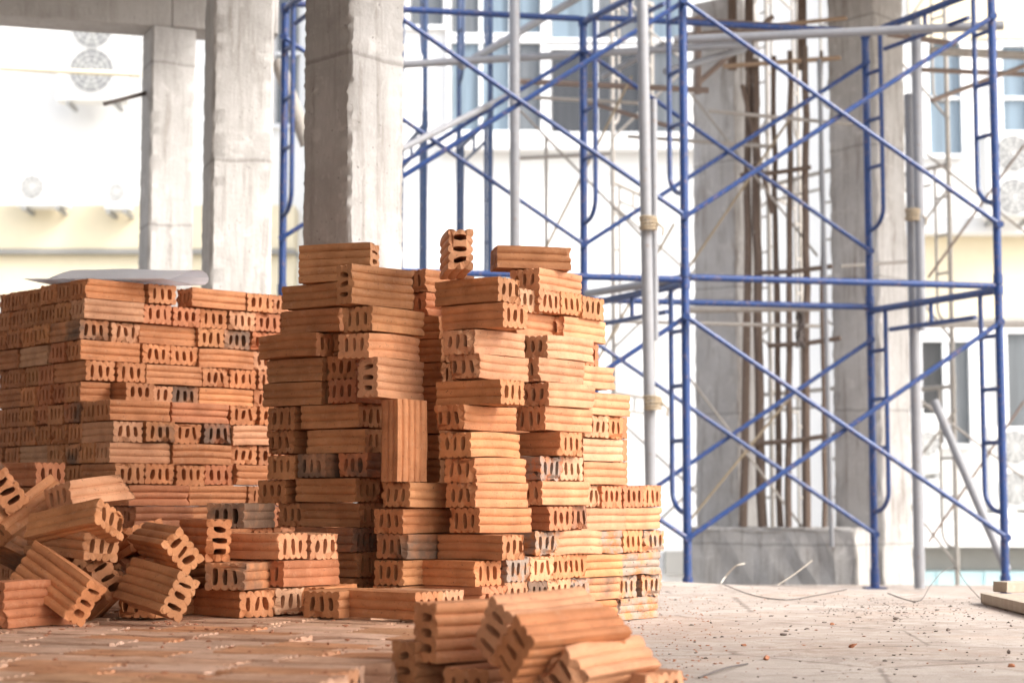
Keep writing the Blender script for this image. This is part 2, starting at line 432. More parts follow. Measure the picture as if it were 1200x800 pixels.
# ---- column with the upright brick
for k, cx, c in [(1, 472, ''), (2, 476, 'c'), (3, 473, 'o'), (4, 481, 'y')]: st('upright', k, cx, 'E', 4.27, c)
st('upright', 0, 470, 'E', 4.27, 'b')
zz = 5*PK
st('upright', 5, 466, 'U', 4.25, 'o', a=45, z=zz); zz += BL+.002
st('upright', 8.3, 443, 'Ee', 4.22, 'p', a=59, z=zz, ja=0); zz += BW+.002
st('upright', 9.9, 433, 'E', 4.22, 'p', a=54, z=zz); zz += PK
st('upright', 10.9, 437, 'E', 4.22, 'y', a=54, z=zz); zz += PK
st('upright', 11.9, 412, 'Ee', 4.20, 'y', a=44, z=zz, ja=0)
# ---- shaded left wing
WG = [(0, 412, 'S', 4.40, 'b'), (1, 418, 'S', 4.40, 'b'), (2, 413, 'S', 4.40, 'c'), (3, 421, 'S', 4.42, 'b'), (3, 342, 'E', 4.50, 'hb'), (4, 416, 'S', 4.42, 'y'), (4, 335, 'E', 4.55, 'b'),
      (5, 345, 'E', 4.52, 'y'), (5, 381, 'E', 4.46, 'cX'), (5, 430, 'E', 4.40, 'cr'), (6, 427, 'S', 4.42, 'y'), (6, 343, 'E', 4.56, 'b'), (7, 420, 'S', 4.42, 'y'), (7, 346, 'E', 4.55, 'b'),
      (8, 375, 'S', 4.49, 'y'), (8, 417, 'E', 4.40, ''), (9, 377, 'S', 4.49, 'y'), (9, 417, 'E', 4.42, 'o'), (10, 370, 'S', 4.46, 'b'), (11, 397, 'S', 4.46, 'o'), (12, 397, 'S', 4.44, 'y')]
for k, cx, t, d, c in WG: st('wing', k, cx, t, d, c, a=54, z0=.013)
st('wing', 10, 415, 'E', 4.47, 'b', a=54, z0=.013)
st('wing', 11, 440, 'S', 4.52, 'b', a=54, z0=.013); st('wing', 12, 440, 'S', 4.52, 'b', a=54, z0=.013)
st('wing', 13, 434, 'Se', 4.42, 'y', a=70, z0=.013)
# ---- low steps in front of the wing
LO = [(2, 326, 'S', 4.08, '', 52), (2, 363, 'S', 4.16, 'p', 50), (1, 333, 'E', 4.08, 'r', 54), (1, 292, 'S', 4.14, 'y', 52), (0, 322, 'S', 4.08, 'd', 52), (0, 381, 'E', 4.12, '', 74)]
for k, cx, t, d, c, a in LO: st('steps', k, cx, t, d, c, a=a, z0=.004)
st('front', 0, 486, 'S', 3.90, 'o', a=55, z0=.003); st('front', 0, 515, 'S', 3.97, 'p', a=55, z0=.003); st('front', 0, 398, 'E', 3.97, 'b', a=60, z0=.003)

# ---- tumbled bricks: visible end at a point, L = direction away from that end, W = direction of the wide side
loose = []
def tumble(label, px, py, d, L, W, code='', group='tumbled bricks in front of the left stack', end=True):
    L = Vector(L).normalized(); W = Vector(W); W = (W-L*W.dot(L)).normalized(); H = L.cross(W)
    P = pt(px, py, d)
    o = put(frame_mat(P+(L*BL/2 if end else Vector()), L, W, H), code, label=label, group=group)
    return o
def loose_st(label, cx, typ, d, z, a, code='', group='tumbled bricks in front of the left stack'):
    put(corner_brick(ptx(cx, d, z), typ, R(a)), code, label=label, group=group)
loose_st('orange brick flat on the paving beneath the grey-brown brick', 280, 'S', 4.0, .002, 42, 'o')
loose_st('grey-brown end-on brick carrying the brick that stands on edge', 287, 'E', 3.97, .002+PK, 76, 'c')
loose_st('orange brick on edge with three slots one above another, topping the grey-brown brick', 242, 'Se', 4.0, .002+2*PK, 28, 'o')
tumble('brown brick rolled diagonally between the on-edge brick and the tumbled heap', 214, 646, 3.95, (-.55, .82, .05), (.7, 0, -.7), 'y')
tumble('large tilted brick in front with its broad grooved face turned up', 211, 698, 3.78, (-.66, .74, .12), (-.58, 0, -.82), 'y')
tumble('brick sliding down to the right, end resting on the paving', 101, 706, 3.74, (-.74, .55, .40), (-.38, -.2, -.92), 'o')
loose_st('reddish brick on edge at the lower left corner of the picture', 5, 'Ee', 3.68, .002, 50, 'r')
tumble('brown lengthwise brick under the two topmost tumbled bricks', 119, 640, 3.88, (-.80, .58, .05), (.55, .8, -.08), 'b')
tumble('tan brick sloping upward to the right on the tumbled heap', 131, 608, 3.86, (-.88, .45, -.17), (.5, .7, -.40), 'y')
tumble('broken pale brick crowning the tumbled heap', 64, 583, 3.97, (.64, .76, .10), (-.8, .55, -.22), 'Bp')
tumble('brick tipped on its corner at the far left of the heap', 9, 576, 3.97, (-.35, .9, .1), (.6, .1, -.8), 'o')
tumble('brick leaning steeply with its grooved broad face toward the left edge', 26, 602, 4.08, (.42, .75, .48), (.6, -.6, .45), 'b', end=False)
tumble('dark brick wedged upright between the sliding brick and the large tilted brick', 126, 676, 3.93, (-.5, .75, -.38), (.5, .1, -.85), 'b')
loose_st('reddish lengthwise brick against the left stack at the left edge', 42, 'S', 4.45, .295, 56, 'r')
loose_st('shadowed brick flat under the large tilted brick', 182, 'E', 3.96, .002, 74, 'b')
loose_st('dark grey charred brick between the left stack and the middle stack', 286, 'E', 4.22, 3*PK+.012, 76, 'cX')
tumble('dark brick buried at the left under the leaning brick', 18, 642, 4.12, (.6, .6, -.4), (.6, -.6, .2), 'cb', end=False)
loose_st('lengthwise brick half hidden behind the brown tumbled brick', 160, 'S', 4.18, 2*PK, 52, 'b')
loose_st('bottom brick half buried at the foot of the heap', 60, 'E', 4.10, .002, 62, 'b')
loose_st('second brick from below at the back of the heap', 80, 'S', 4.14, .002+PK, 50, 'b')
loose_st('brick at the back of the heap beneath the broken pale brick', 70, 'E', 4.20, .002+2*PK, 55, 'b')
loose_st('flat brick deep in the heap under the diagonal brick', 205, 'S', 4.22, .002, 50, 'b')
loose_st('brick stacked deep in the heap behind the diagonal brick', 215, 'S', 4.26, .002+PK, 54, 'b')
loose_st('brick under the reddish lengthwise brick at the left edge', 48, 'S', 4.42, .232, 50, 'b')
loose_st('brick at the left edge, low behind the leaning brick', 20, 'E', 4.38, .17, 60, 'b')
tumble('small gap-filling brick tipped behind the brown rolled brick', 172, 628, 4.15, (-.5, .8, -.2), (.8, .45, .25), 'o')
tumble('brick end poking out between the heap and the on-edge brick', 176, 668, 4.05, (-.3, .95, .05), (.9, .28, .3), 'b')
tumble('brick tilted under the reddish on-edge brick at the lower left', 88, 668, 4.00, (-.6, .78, .2), (.5, .5, -.6), 'b')
tumble('half brick fallen flat in front of the charred dark grey brick', 262, 662, 4.22, (-.2, .95, .0), (.95, .2, .15), 'hb')
GN = 'blurred loose bricks nearest the viewer'
loose_st('nearest brick on edge with its slots stacked, leftmost of the blurred bricks leaning there', 513, 'Ee', 2.86, .001, 41, 'o', GN)
loose_st('low on-edge brick just left below the nearest on-edge brick', 487, 'Ee', 2.88, -.060, 44, 'b', GN)
loose_st('flat brick under the nearest on-edge brick', 572, 'E', 2.78, -.060, 50, 'o', GN)
tumble('rear tilted brick of the two leaning side by side nearest the viewer', 577, 740, 2.80, (.74, .66, .04), (-.35, .45, -.94), 'p', GN)
tumble('front tilted brick of the two leaning side by side nearest the viewer', 599, 763, 2.66, (.76, .64, .03), (-.47, .60, -.88), 'o', GN)
tumble('rolled brick right of the two leaning ones, nearest the viewer', 650, 797, 2.66, (.62, .78, .03), (-.7, .53, -.75), 'p', GN)
loose_st('broken brick lying flat, rightmost of the blurred bricks nearest the viewer', 762, 'S', 2.72, -.060, 46, 'Bp', GN)
loose_st('flat brick beneath the leaning pair nearest the viewer', 665, 'S', 2.80, -.060, 40, 'o', GN)

# ---- the large left stack
AA = 41
uA = Vector((math.cos(R(AA)), math.sin(R(AA)), 0)); vA = Vector((-math.sin(R(AA)), math.cos(R(AA)), 0))
extra_p = []
extra = []     # matrices of the bricks that go into the remaining mass
RIGHT = {14: (101, 5.26, 'S H _ S H'), 13: (98, 5.26, 'S Hr Hr H H H'), 12: (93, 5.26, 'Hc H S H Hc H'), 11: (94, 5.26, 'S H H S H'),
         10: (100, 5.26, 'H H S H H'), 9: (95, 5.26, 's P Hp Hc S'), 8: (130, 5.12, 'S Sr H H'), 7: (134, 5.12, 'H Hc H Hc Sp'),
         6: (130, 5.12, 'S S H'), 5: (133, 5.12, 'H Hc H Hr S'), 4: (150, 5.14, 'Sr S H'), 3: (154, 5.14, 'Sr S H'), 2: (150, 5.14, 'H S H H'), 1: (150, 5.14, 'S H S'), 0: (150, 5.14, 'H S H H')}
LEFT = {14: 'HHHHHHHH', 13: 'hHHHHHHH', 12: 'HHHHHHHH', 11: 'HSSHHH', 10: 'HHHHHHHH', 9: 'HHHSHHH', 8: 'HHHHHHHHH', 7: 'HHHHHHHH', 6: 'HHHSHHHH', 5: 'HHHHHHHH',
        4: 'HHHHHHHHH', 3: 'HHHHHHHHH', 2: 'HHHHHHHHH', 1: 'HHHHHHHHH', 0: 'HHHHHHHHH'}
for k, (cx, d, seq) in RIGHT.items():
    zz = .004+k*PK; O = ptx(cx, d, zz); s = 0; first = None; idx = 0
    for tok in seq.split():
        if tok == '_': s += .055; continue
        ty = tok[0]; code = tok[1:] or random.choice(('o', 'o', 'o', 'r', '', 'p'))
        j = random.uniform(-.010, .010); P = O+uA*s+vA*j; ex = 0
        aa = R(AA+random.uniform(-1.2, 1.2))
        wid = {'S': BL, 'H': BW, 's': BL*.5, 'P': BW}[ty]
        if ty == 'S': M = corner_brick(P, 'E', aa)
        elif ty == 'H': M = corner_brick(P, 'S', aa)
        elif ty == 's':
            M = corner_brick(P, 'E', aa) @ Matrix.Translation((-BL*.25, 0, 0)); code = 'h'+code
        else: M = corner_brick(P-vA*.085, 'S', aa)
        px = 600+F*P.x/P.y
        put(M, code, stack='left_right', k=k, px=px, orient='lengthwise' if ty in 'Ss' else 'end-on')
        if first is None: first = ty
        s += wid+random.uniform(.001, .007); idx += 1
    while s < .72:
        extra.append((corner_brick(O+uA*s, 'S', R(AA)), 1)); s += BW+.003
    s = (BW if first in 'Ss' else BL)+.002; n = 0
    for ch in LEFT[k]:
        P = O+vA*s+uA*random.uniform(-.004, .006); aa = R(AA+random.uniform(-1.5, 1.5))
        M = corner_brick(P, 'E' if ch in 'Hh' else 'S', aa); w = BL if ch == 'S' else BW
        px = 600+F*(P.x+vA.x*w/2)/(P.y)
        if px > -14:
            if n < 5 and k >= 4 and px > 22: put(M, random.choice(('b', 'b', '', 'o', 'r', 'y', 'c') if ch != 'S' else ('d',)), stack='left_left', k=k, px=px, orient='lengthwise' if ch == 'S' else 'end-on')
            else: extra.append((M, 1))
        s += w+random.uniform(.001, .004)+(.02 if random.random() < .08 else 0); n += 1

# ---- paving layer of bricks
b1 = Vector((-.94, .342, 0)); b2 = Vector((.342, .94, 0))
R0 = Vector((-.335, 2.45, 0))
pave = []
for j in range(-2, 36):
    s = random.uniform(-.015, .02)+(.05 if j % 3 == 1 else 0)
    for i in range(9):
        c = R0+b2*(j*.1005)+b1*(s+BL/2)+Vector((0, 0, -BH/2+random.uniform(-.004, .0015)))
        s += BL+random.uniform(.002, .012)
        M = frame_mat(c, b1, -b2, Vector((0, 0, 1))) @ Matrix.Rotation(random.uniform(-.03, .03), 4, 'Z') @ Matrix.Rotation(random.uniform(-.012, .012), 4, 'Y')
        px = 600+F*c.x/c.y
        if 2.50 < c.y < 3.80 and -30 < px < 640: pave.append((c.y, px, i, j, M))
        elif c.y > 2.3 and (c.y < 5.9) and c.x > -1.7:
            q = c-ptx(562, 4.25, 0); qu = q.x*math.cos(R(52))+q.y*math.sin(R(52)); qv = -q.x*math.sin(R(52))+q.y*math.cos(R(52))
            if not (qu > -.3 and qv < (.2 if qu < -.1 else .3)) and c.x < .3: extra_p.append((M, 0))
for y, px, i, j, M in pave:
    put(M, random.choice(('q', 'q', 'd', 'p', 'q')), pave=(j, i))  # paler tints imitate skylight falling on the paving

# ---- what the outer faces hide: the remaining bricks of the stacks
def core(O, a, u0, u1, v0, v1, k0, k1):
    u = Vector((math.cos(R(a)), math.sin(R(a)), 0)); v = Vector((-math.sin(R(a)), math.cos(R(a)), 0))
    for k in range(k0, k1):
        uu = u0
        while uu+BW < u1:
            vv = v0
            while vv+BL < v1:
                extra.append((corner_brick(O+u*uu+v*vv+Vector((0, 0, k*PK)), 'S', R(a)), 0)); vv += BL+.003
            uu += BW+.003
core(ptx(98, 5.26, .004), AA, .205, .72, .30, .93, 0, 14)
core(ptx(562, 4.25, .004), 52, .22, .50, .40, .72, 0, 12)
core(ptx(562, 4.25, .004), 52, .50, .86, .12, .72, 0, 9)
core(ptx(562, 4.25, .004), 52, .36, .50, .20, .40, 0, 12)
V0, F0 = [], []
def grab(me):
    bmx = bmesh.new(); bmx.from_mesh(me)
    v = np.array([x.co[:] for x in bmx.verts]); bmx.verts.index_update(); f = [[q.index for q in p.verts] for p in bmx.faces]; bmx.free(); return v, f
full = [grab(m) for m in MESH['n'][:4]]
pl = profile(per=8, seed=3); n = len(pl)
lv = np.array([(x, a, b) for x in (-BL/2, BL/2) for a, b in pl]); lf = [[i, (i+1) % n, n+(i+1) % n, n+i] for i in range(n)]+[list(range(n))[::-1], list(range(n, 2*n))]
def mass(name, items, col, label):
    allv, allf, base = [], [], 0
    for M, fine in items:
        v, f = full[random.randrange(4)] if fine else (lv, lf)
        A = np.array(M); allv.append(v@A[:3, :3].T+A[:3, 3]); allf += [[q+base for q in p] for p in f]; base += len(v)
    me = bpy.data.meshes.new(name); me.from_pydata(np.concatenate(allv).tolist(), [], allf); me.materials.append(M_BR)
    o = bpy.data.objects.new(name, me); o.color = (*col, 1); COL.objects.link(o)
    tag(o, label, 'bricks', None, 'stuff')
mass('packed_brick_mass', extra, (.46, .19, .085), 'remaining bricks packed behind the visible faces of the brick stacks')
mass('paving_brick_mass', extra_p, (.60, .36, .235), 'remaining flat paving bricks under the brick stacks')  # continues the paving's painted-in skylight tint

# ---- labels of the bricks
ORD = ['', 'first', 'second', 'third', 'fourth', 'fifth', 'sixth', 'seventh', 'eighth', 'ninth', 'tenth', 'eleventh', 'twelfth', 'thirteenth', 'fourteenth', 'fifteenth', 'sixteenth']
ST = {'corner': ("the middle stack's front corner column", 'bricks of the middle stack'), 'flank': ("the middle stack's bright right flank", 'bricks of the middle stack'),
      'rear': ("the flank's rear, before the end column", 'bricks of the middle stack'), 'end': ('the low column at the right end', 'bricks of the low column at the right end'),
      'gap': ('the shaded gap beside the corner column', 'bricks of the middle stack'), 'upright': ('the column holding the upright brick', 'bricks of the middle stack'),
      'wing': ("the middle stack's shaded left wing", 'bricks of the middle stack'), 'steps': ('the low steps before the left wing', 'bricks of the middle stack'),
      'front': ('the row lying before the middle stack', 'bricks of the middle stack'), 'left_right': ("the left stack's right-hand face", 'bricks of the large left stack'),
      'left_left': ("the left stack's left-hand face", 'bricks of the large left stack')}
byst = {}
for b in bricks:
    b['o']['category'] = 'brick'
    if 'label' in b: b['o']['label'] = b['label']; b['o']['group'] = b['group']
    elif 'stack' in b: byst.setdefault(b['stack'], []).append(b)
for s, L in byst.items():
    ks = sorted({round(b['k']) for b in L}, reverse=True)
    for k in ks:
        row = sorted([b for b in L if round(b['k']) == k], key=lambda b: b['px'])
        rk = ks.index(k)+1
        course = 'top course' if rk == 1 else ('bottom course' if rk == len(ks) else ORD[rk]+' course down')
        for i, b in enumerate(row):
            pos = '' if len(row) == 1 else (', leftmost' if i == 0 else ', rightmost' if i == len(row)-1 else ', '+ORD[i+1]+' from left')
            b['o']['label'] = ' '.join(f"{b['word']} {b['orient']} brick{pos}, {course} of {ST[s][0]}".split()); b['o']['group'] = ST[s][1]
rows = {}
for b in bricks:
    if 'pave' in b: rows.setdefault(b['pave'][0], []).append(b)
for r_, j in enumerate(sorted(rows)):
    row = sorted(rows[j], key=lambda b: b['pave'][1])
    for i, b in enumerate(row):
        pos = 'rightmost' if i == 0 else 'leftmost' if i == len(row)-1 else ORD[i+1]+' from right'
        b['o']['label'] = f"skylight-tinted paving brick, {pos}, in the {'nearest' if r_ == 0 else ORD[r_+1]+' nearest'} row of the brick paving"; b['o']['group'] = 'bricks laid flat as paving'


# ------------------------------------------------------------------ ground, slabs
GZ = -.0615
bm = bmesh.new()
bmesh.ops.create_grid(bm, x_segments=1, y_segments=1, size=500)
for v in bm.verts: v.co.z = -2.0
tag(mk('ground', bm, M_GROUND, loc=(0, 0, -2)), kind='structure')
E1 = ptx(780, 7.45, GZ); E2 = ptx(1190, 6.05, GZ); dv = (E2-E1).normalized()
q1 = E1-dv*9; q2 = E2+dv*7
bm = bmesh.new(); prism(bm, [(q1.x, q1.y), (q2.x, q2.y), (9, -6), (-9, -6), (-12, 8)][::-1], -.26, GZ)
bmesh.ops.bevel(bm, geom=[e for e in bm.edges if all(v.co.z > -.1 for v in e.verts)], offset=.012, segments=2, affect='EDGES')
tag(mk('floor_slab', bm, M_SLAB), kind='structure')
bm = bmesh.new()
nv = Vector((-dv.y, dv.x, 0)); nv = nv if nv.y > 0 else -nv
w1, w2 = q1-nv*.5, q2-nv*.5
wA = E1-dv*5.2-nv*.5
prism(bm, [(wA.x, 11.7), (wA.x, wA.y), (w2.x, w2.y), (8, 11.7)], -.6, -.264)
tag(mk('lower_slab', bm, M_SLAB), kind='structure')
# upper storey slab overhead (out of frame, shades the bricks)
bm = bmesh.new()
r2 = E2+dv*5.5-nv*.5
re = E1-nv*.5
prism(bm, [(-9, 10.55), (-1.45, 10.55), (-1.0, 8.9), (re.x, re.y), (r2.x-.1, r2.y), (r2.x+.3, -7), (-9, -7)][::-1], 3.36, 3.52)
tag(mk('upper_slab', bm, M_SOF), kind='structure')

bm = bmesh.new(); box(bm, (-3.55, 1.0, 1.55), (.2, 15, 3.6)); tag(mk('unseen_shading_wall', bm, M_SOF), kind='structure')  # unseen wall, added to darken the left-facing brick sides
# ------------------------------------------------------------------ concrete columns and beam
def roughen(bm, cuts, amp, z0, z1):
    for v in bm.verts:
        f = math.sin(v.co.z*37+v.co.x*50)*math.sin(v.co.z*91+v.co.y*70)
        v.co.x += amp*(f+random.uniform(-1, 1)); v.co.y += amp*(f*.6+random.uniform(-1, 1))
def column(c, wu, wv, ang, z0, z1, mat, label, amp=.003, n=46):
    bm = bmesh.new(); u = Vector((math.cos(ang), math.sin(ang), 0)); v = Vector((-math.sin(ang), math.cos(ang), 0))
    rings = []
    ch = .012
    prof = []
    for su, sv in ((-1, -1), (1, -1), (1, 1), (-1, 1)):
        a = (su*wu/2, sv*wv/2)
        if su*sv > 0: prof += [(a[0], a[1]-sv*ch), (a[0]-su*ch, a[1])]
        else: prof += [(a[0]-su*ch, a[1]), (a[0], a[1]-sv*ch)]
    # add mid points
    full_ = []
    for i, p in enumerate(prof):
        q = prof[(i+1) % 8]; full_.append(p)
        if math.hypot(p[0]-q[0], p[1]-q[1]) > .05:
            for t in (.25, .5, .75): full_.append((p[0]+(q[0]-p[0])*t, p[1]+(q[1]-p[1])*t))
    for i in range(n+1):
        z = z0+(z1-z0)*i/n; ring = []
        for a, b in full_:
            edge = 1.8 if (abs(abs(a)-wu/2) < .02 and abs(abs(b)-wv/2) < .02) else .6
            j = random.gauss(0, amp*edge)
            p = c+u*(a+j)+v*(b+random.gauss(0, amp*edge)); ring.append(bm.verts.new((p.x, p.y, z)))
        rings.append(ring)
    m = len(full_)
    for A, B in zip(rings, rings[1:]):
        for k in range(m): bm.faces.new((A[k], A[(k+1) % m], B[(k+1) % m], B[k]))
    bm.faces.new(rings[0][::-1]); bm.faces.new(rings[-1])
    for f in bm.faces: f.smooth = len(f.verts) == 4
    return tag(mk('concrete_column', bm, mat, smooth=True), label, 'column')
# nearest column, seen corner-on
cc = ptx(413.5, 6.47, 1.25); column(Vector((cc.x, cc.y, 0)), .264, .264, R(46), GZ, 3.357, M_COL, 'nearest concrete column, seen corner-on behind the middle brick stack', .0012, 230)
c2 = ptx(277, 8.44, 1.5); column(Vector((c2.x, c2.y, 0)), .285, .28, R(18.6), -.26, 3.357, M_COL, 'streaked grey concrete column just left of the nearest one', .0008, 160)
c1 = ptx(194, 10.34, 1.7); column(Vector((c1.x, c1.y, 0)), .258, .26, R(24), -.26, 2.993, M_COL, 'slimmest concrete column, leftmost, carrying the beam', .0008, 140)
BA = R(16); bdir = Vector((math.cos(BA), math.sin(BA), 0))
for s0, s1, lb in ((-3.4, -.0005, 'grey concrete beam running left from the leftmost column'), (.0005, .62, 'short concrete beam stub running right from the leftmost column')):
    bm = bmesh.new(); m_ = Vector((c1.x, c1.y, 0))+bdir*(s0+s1)/2
    box(bm, (m_.x, m_.y, 3.176), (s1-s0, .27, .36), Rz(BA), .01)
    tag(mk('concrete_beam', bm, M_SOF), lb, 'beam')
# rear columns among the props
c4 = ptx(854, 13.4, 1.7); column(Vector((c4.x, c4.y, 0)), .36, .38, R(50), -2, 4.02, M_COLB, 'pale concrete column left of the timber props', .002, 120)
c5 = ptx(1020, 12.8, 1.5); column(Vector((c5.x, c5.y, 0)), .38, .40, R(46), -2, 4.02, M_COLB, 'thick concrete column behind the blue scaffold, right of the timber props', .002, 120)
bm = bmesh.new()
w0 = ptx(815, 13.0, 0); w1_ = ptx(1012, 12.35, 0); dd = w1_-w0
box(bm, (w0+w1_)/2+Vector((0, .0, -.86)), (dd.length, .3, 1.9), Rz(math.atan2(dd.y, dd.x)), .015)
bmesh.ops.subdivide_edges(bm, edges=bm.edges, cuts=9, use_grid_fill=True)
for v in bm.verts:
    if v.co.z > -.3: v.co.z += random.uniform(-.016, .008)
roughen(bm, 0, .011, 0, 1)
tag(mk('low_concrete_wall', bm, M_COLB), 'low rough concrete upstand under the timber props', 'low wall')
bm = bmesh.new(); box(bm, (4.4, 11.6, 4.12), (7.8, 3.1, .2)); tag(mk('unseen_shading_slab', bm, M_SOF), kind='structure')  # unseen slab, added to keep sun off rear columns and scaffold
# capital formwork over the brown column
g = empty('formwork', ptx(905, 12.9, 3.0), 'timber formwork boards around the top of the brown concrete column', 'formwork')
for (x0, x1, y0, y1, d) in [(848, 985, 66, 80, 12.75), (840, 975, 40, 52, 12.9), (880, 992, 20, 34, 12.7)]:
    bm = bmesh.new(); a = pt(x0, y1, d); b = pt(x1, y0, d-.25); mid = (a+b)/2
    box(bm, mid, ((b-a).length, .05, abs(b.z-a.z)), Rz(math.atan2(b.y-a.y, b.x-a.x)), .004); mk('board', bm, M_FORM, g)
for x in (858, 878, 940):
    bm = bmesh.new(); tube(bm, [pt(x, 82, 12.86), pt(x, -12, 12.86)], .035, 6); mk('batten', bm, M_TIMB, g)

# ------------------------------------------------------------------ blue scaffold
FH = 1.75; ZB = -.262
A_ = ptx(805, 9.8, .25); B_ = ptx(1176, 10.1, .25); FV = Vector((-.51, 1.08, 0)); SV = (B_-A_)
A_.z = B_.z = 0
Epos = A_-SV
def frame(root, P, Q, z, mat, top=True, r=.0235, feet=False, name='scaffold_frame'):
    """walk-through frame with ladder rails at both posts"""
    h = (Q-P).normalized(); up = Vector((0, 0, 1)); W = (Q-P).length
    at = lambda s, y: P+h*s+up*(z+y)
    bm = bmesh.new(); tube(bm, [at(0, FH-.035), at(W, FH-.035)], r*.92)
    tube(bm, [at(.2, FH-.17), at(W-.2, FH-.17)], r*.62, 8)
    tube(bm, [at(W/2, FH-.17), at(W/2, FH-.04)], r*.55, 8)
    fr = mk(name, bm, mat, root, smooth=True)
    for s in (0, W):
        bm = bmesh.new(); tube(bm, [at(s, .0), at(s, FH-.002)], r, 12)
        tube(bm, [at(s, FH-.06), at(s, FH-.01)], r*1.25, 12); tube(bm, [at(s, .0), at(s, .055)], r*1.2, 12)
        for y in (.33, 1.53): tube(bm, [at(s, y)-Vector((0, .02, 0)), at(s, y)-Vector((0, .045, 0))], r*.5, 6)
        if feet: box(bm, at(s, -.0)+Vector((0, 0, .004)), (.13, .13, .008)); tube(bm, [at(s, 0.004), at(s, .12)], r*1.25, 10)
        mk('post', bm, mat, fr, smooth=True)
        sg = 1 if s == 0 else -1; i0 = s+sg*.155
        bm = bmesh.new()
        pts = [at(i0, FH-.05), at(i0, .60)]
        for q in range(1, 7):
            t = q/6*math.pi/2; pts.append(at(i0-sg*.13*(1-math.cos(t)), .60-.13*math.sin(t)))
        pts.append(at(s+sg*.01, .47))
        tube(bm, pts, r*.62, 8)
        for y in (.86, 1.16, 1.46): tube(bm, [at(s, y), at(i0, y)], r*.55, 8)
        mk('ladder_rail', bm, mat, fr, smooth=True)
    return fr
def brace(root, P, Q, mat, r=.0142, name='cross_brace'):
    bm = bmesh.new(); d = (Q-P).normalized()
    tube(bm, [P, P+d*.03, P+d*.06, Q-d*.06, Q-d*.03, Q], r, 8)
    tube(bm, [P-Vector((0, .02, 0)), P+Vector((0, .02, 0))], r*1.5, 8); tube(bm, [Q-Vector((0, .02, 0)), Q+Vector((0, .02, 0))], r*1.5, 8)
    return mk(name, bm, mat, root, smooth=True)
tower = empty('scaffold_tower', A_+Vector((0, 0, ZB)), 'two-storey blue tubular scaffold with crossed braces standing behind the brick stacks', 'scaffold')
for t in (0, 1):
    z = ZB+t*FH
    for P in (Epos, A_, B_): frame(tower, P, P+FV, z, M_BLUE, feet=(t == 0))
    U = Vector((0, 0, 1)); off = Vector((0, -.03, 0))
    for P, Q in ((Epos, A_), (A_, B_)):
        for o_, g_ in ((Vector((0, 0, 0)), off), (FV, Vector((0, -.03, 0)))):
            lo, hi = z+.33, z+1.53
            brace(tower, P+o_+g_+U*lo, Q+o_+g_+U*hi, M_BLUE)
            brace(tower, P+o_+g_*1.9+U*hi, Q+o_+g_*1.9+U*lo, M_BLUE)
    for P, Q in ((Epos, A_), (A_, B_)):
        for o_ in (Vector((0, 0, 0)), FV):
            d = (Q-P).normalized()
            bm = bmesh.new(); tube(bm, [P+o_+d*.03+U*(z+FH+.0), Q+o_-d*.02+U*(z+FH-.012)], .019, 10)
            mk('runner', bm, M_BLUE, tower, smooth=True)
# plank hook ends: grey transverse tubes on frame tops
# rear scaffold, thinner
def tower2(px0, px1, d, label, mat, fv, tiers=2, braces=True):
    P = ptx(px0, d, .25); Q = ptx(px1, d+.2, .25); P.z = Q.z = 0
    rt = empty('scaffold_tower', P+Vector((0, 0, -.6)), label, 'scaffold')
    for t in range(tiers):
        z = -.55+t*FH
        frame(rt, P, P+fv, z, mat, r=.019); frame(rt, Q, Q+fv, z, mat, r=.019)
        U = Vector((0, 0, 1))
        if braces: brace(rt, P+U*(z+.33), Q+U*(z+1.53), mat, .011)
        if braces: brace(rt, P+U*(z+1.53)+Vector((0, -.03, 0)), Q+U*(z+.33)+Vector((0, -.03, 0)), mat, .011)
    return rt
tower2(574, 496, 12.3, 'farther faded blue scaffold seen between the nearest column and the grey pole', M_BLUE2, Vector((-.25, 1.1, 0)), 3, False)
tower2(1120, 985, 14.0, 'pale cement-coated scaffold frames behind the thick rear column', M_PALE, Vector((-.5, .9, 0)), 3)
tower2(905, 720, 14.6, 'rusty scaffold frames behind the brown column', M_PALE, Vector((.4, .9, 0)), 3)

# ------------------------------------------------------------------ loose steel poles, props, ropes
def pole(name, pts, r, mat, label, cat, group=None, seg=10):
    bm = bmesh.new(); tube(bm, [pt(*p) for p in pts], r, seg); return tag(mk(name, bm, mat, smooth=True), label, cat, group)
GP = 'loose steel tubes around the scaffold'
def zx(px, d, z): return (px, 591-(z-HC)/d*F, d)
pole('steel_pole', [zx(604, 10.6, -.26), zx(603, 10.6, 3.4)], .032, M_GALV, 'upright grey steel pole left of the dark window', 'pole', GP)
pole('steel_pole', [zx(765, 9.3, -.26), zx(752, 9.3, 3.0)], .031, M_GALV, 'thick upright grey pole just left of the tall blue scaffold post', 'pole', GP)
pole('steel_pole', [zx(768, 9.36, 1.1), zx(766, 9.36, 2.35)], .018, M_GALV, 'short grey tube clamped beside the thick upright pole', 'pole', GP)
pole('steel_pole', [zx(1078, 11.0, -.26), zx(1066, 11.0, 2.75)], .034, M_GALV, 'upright grey pole right of the thick rear column', 'pole', GP)
pole('steel_pole', [zx(1080, 10.9, 1.3), zx(1073, 10.9, 3.2)], .03, M_GALV, 'shorter grey tube lapped onto the pole right of the rear column', 'pole', GP)
pole('steel_pole', [(470, 76, 10.9), (880, 52, 11.6)], .024, M_GALV, 'level grey tube behind the double blue brace', 'pole', GP)
pole('steel_pole', [(540, 78, 11.0), (680, -4, 11.6)], .026, M_GALV, 'grey tube slanting up across the left window', 'pole', GP)
pole('steel_pole', [(790, 47, 10.7), (1176, 30, 10.4)], .027, M_GALV, 'long level grey tube crossing the top of the blue scaffold', 'pole', GP)
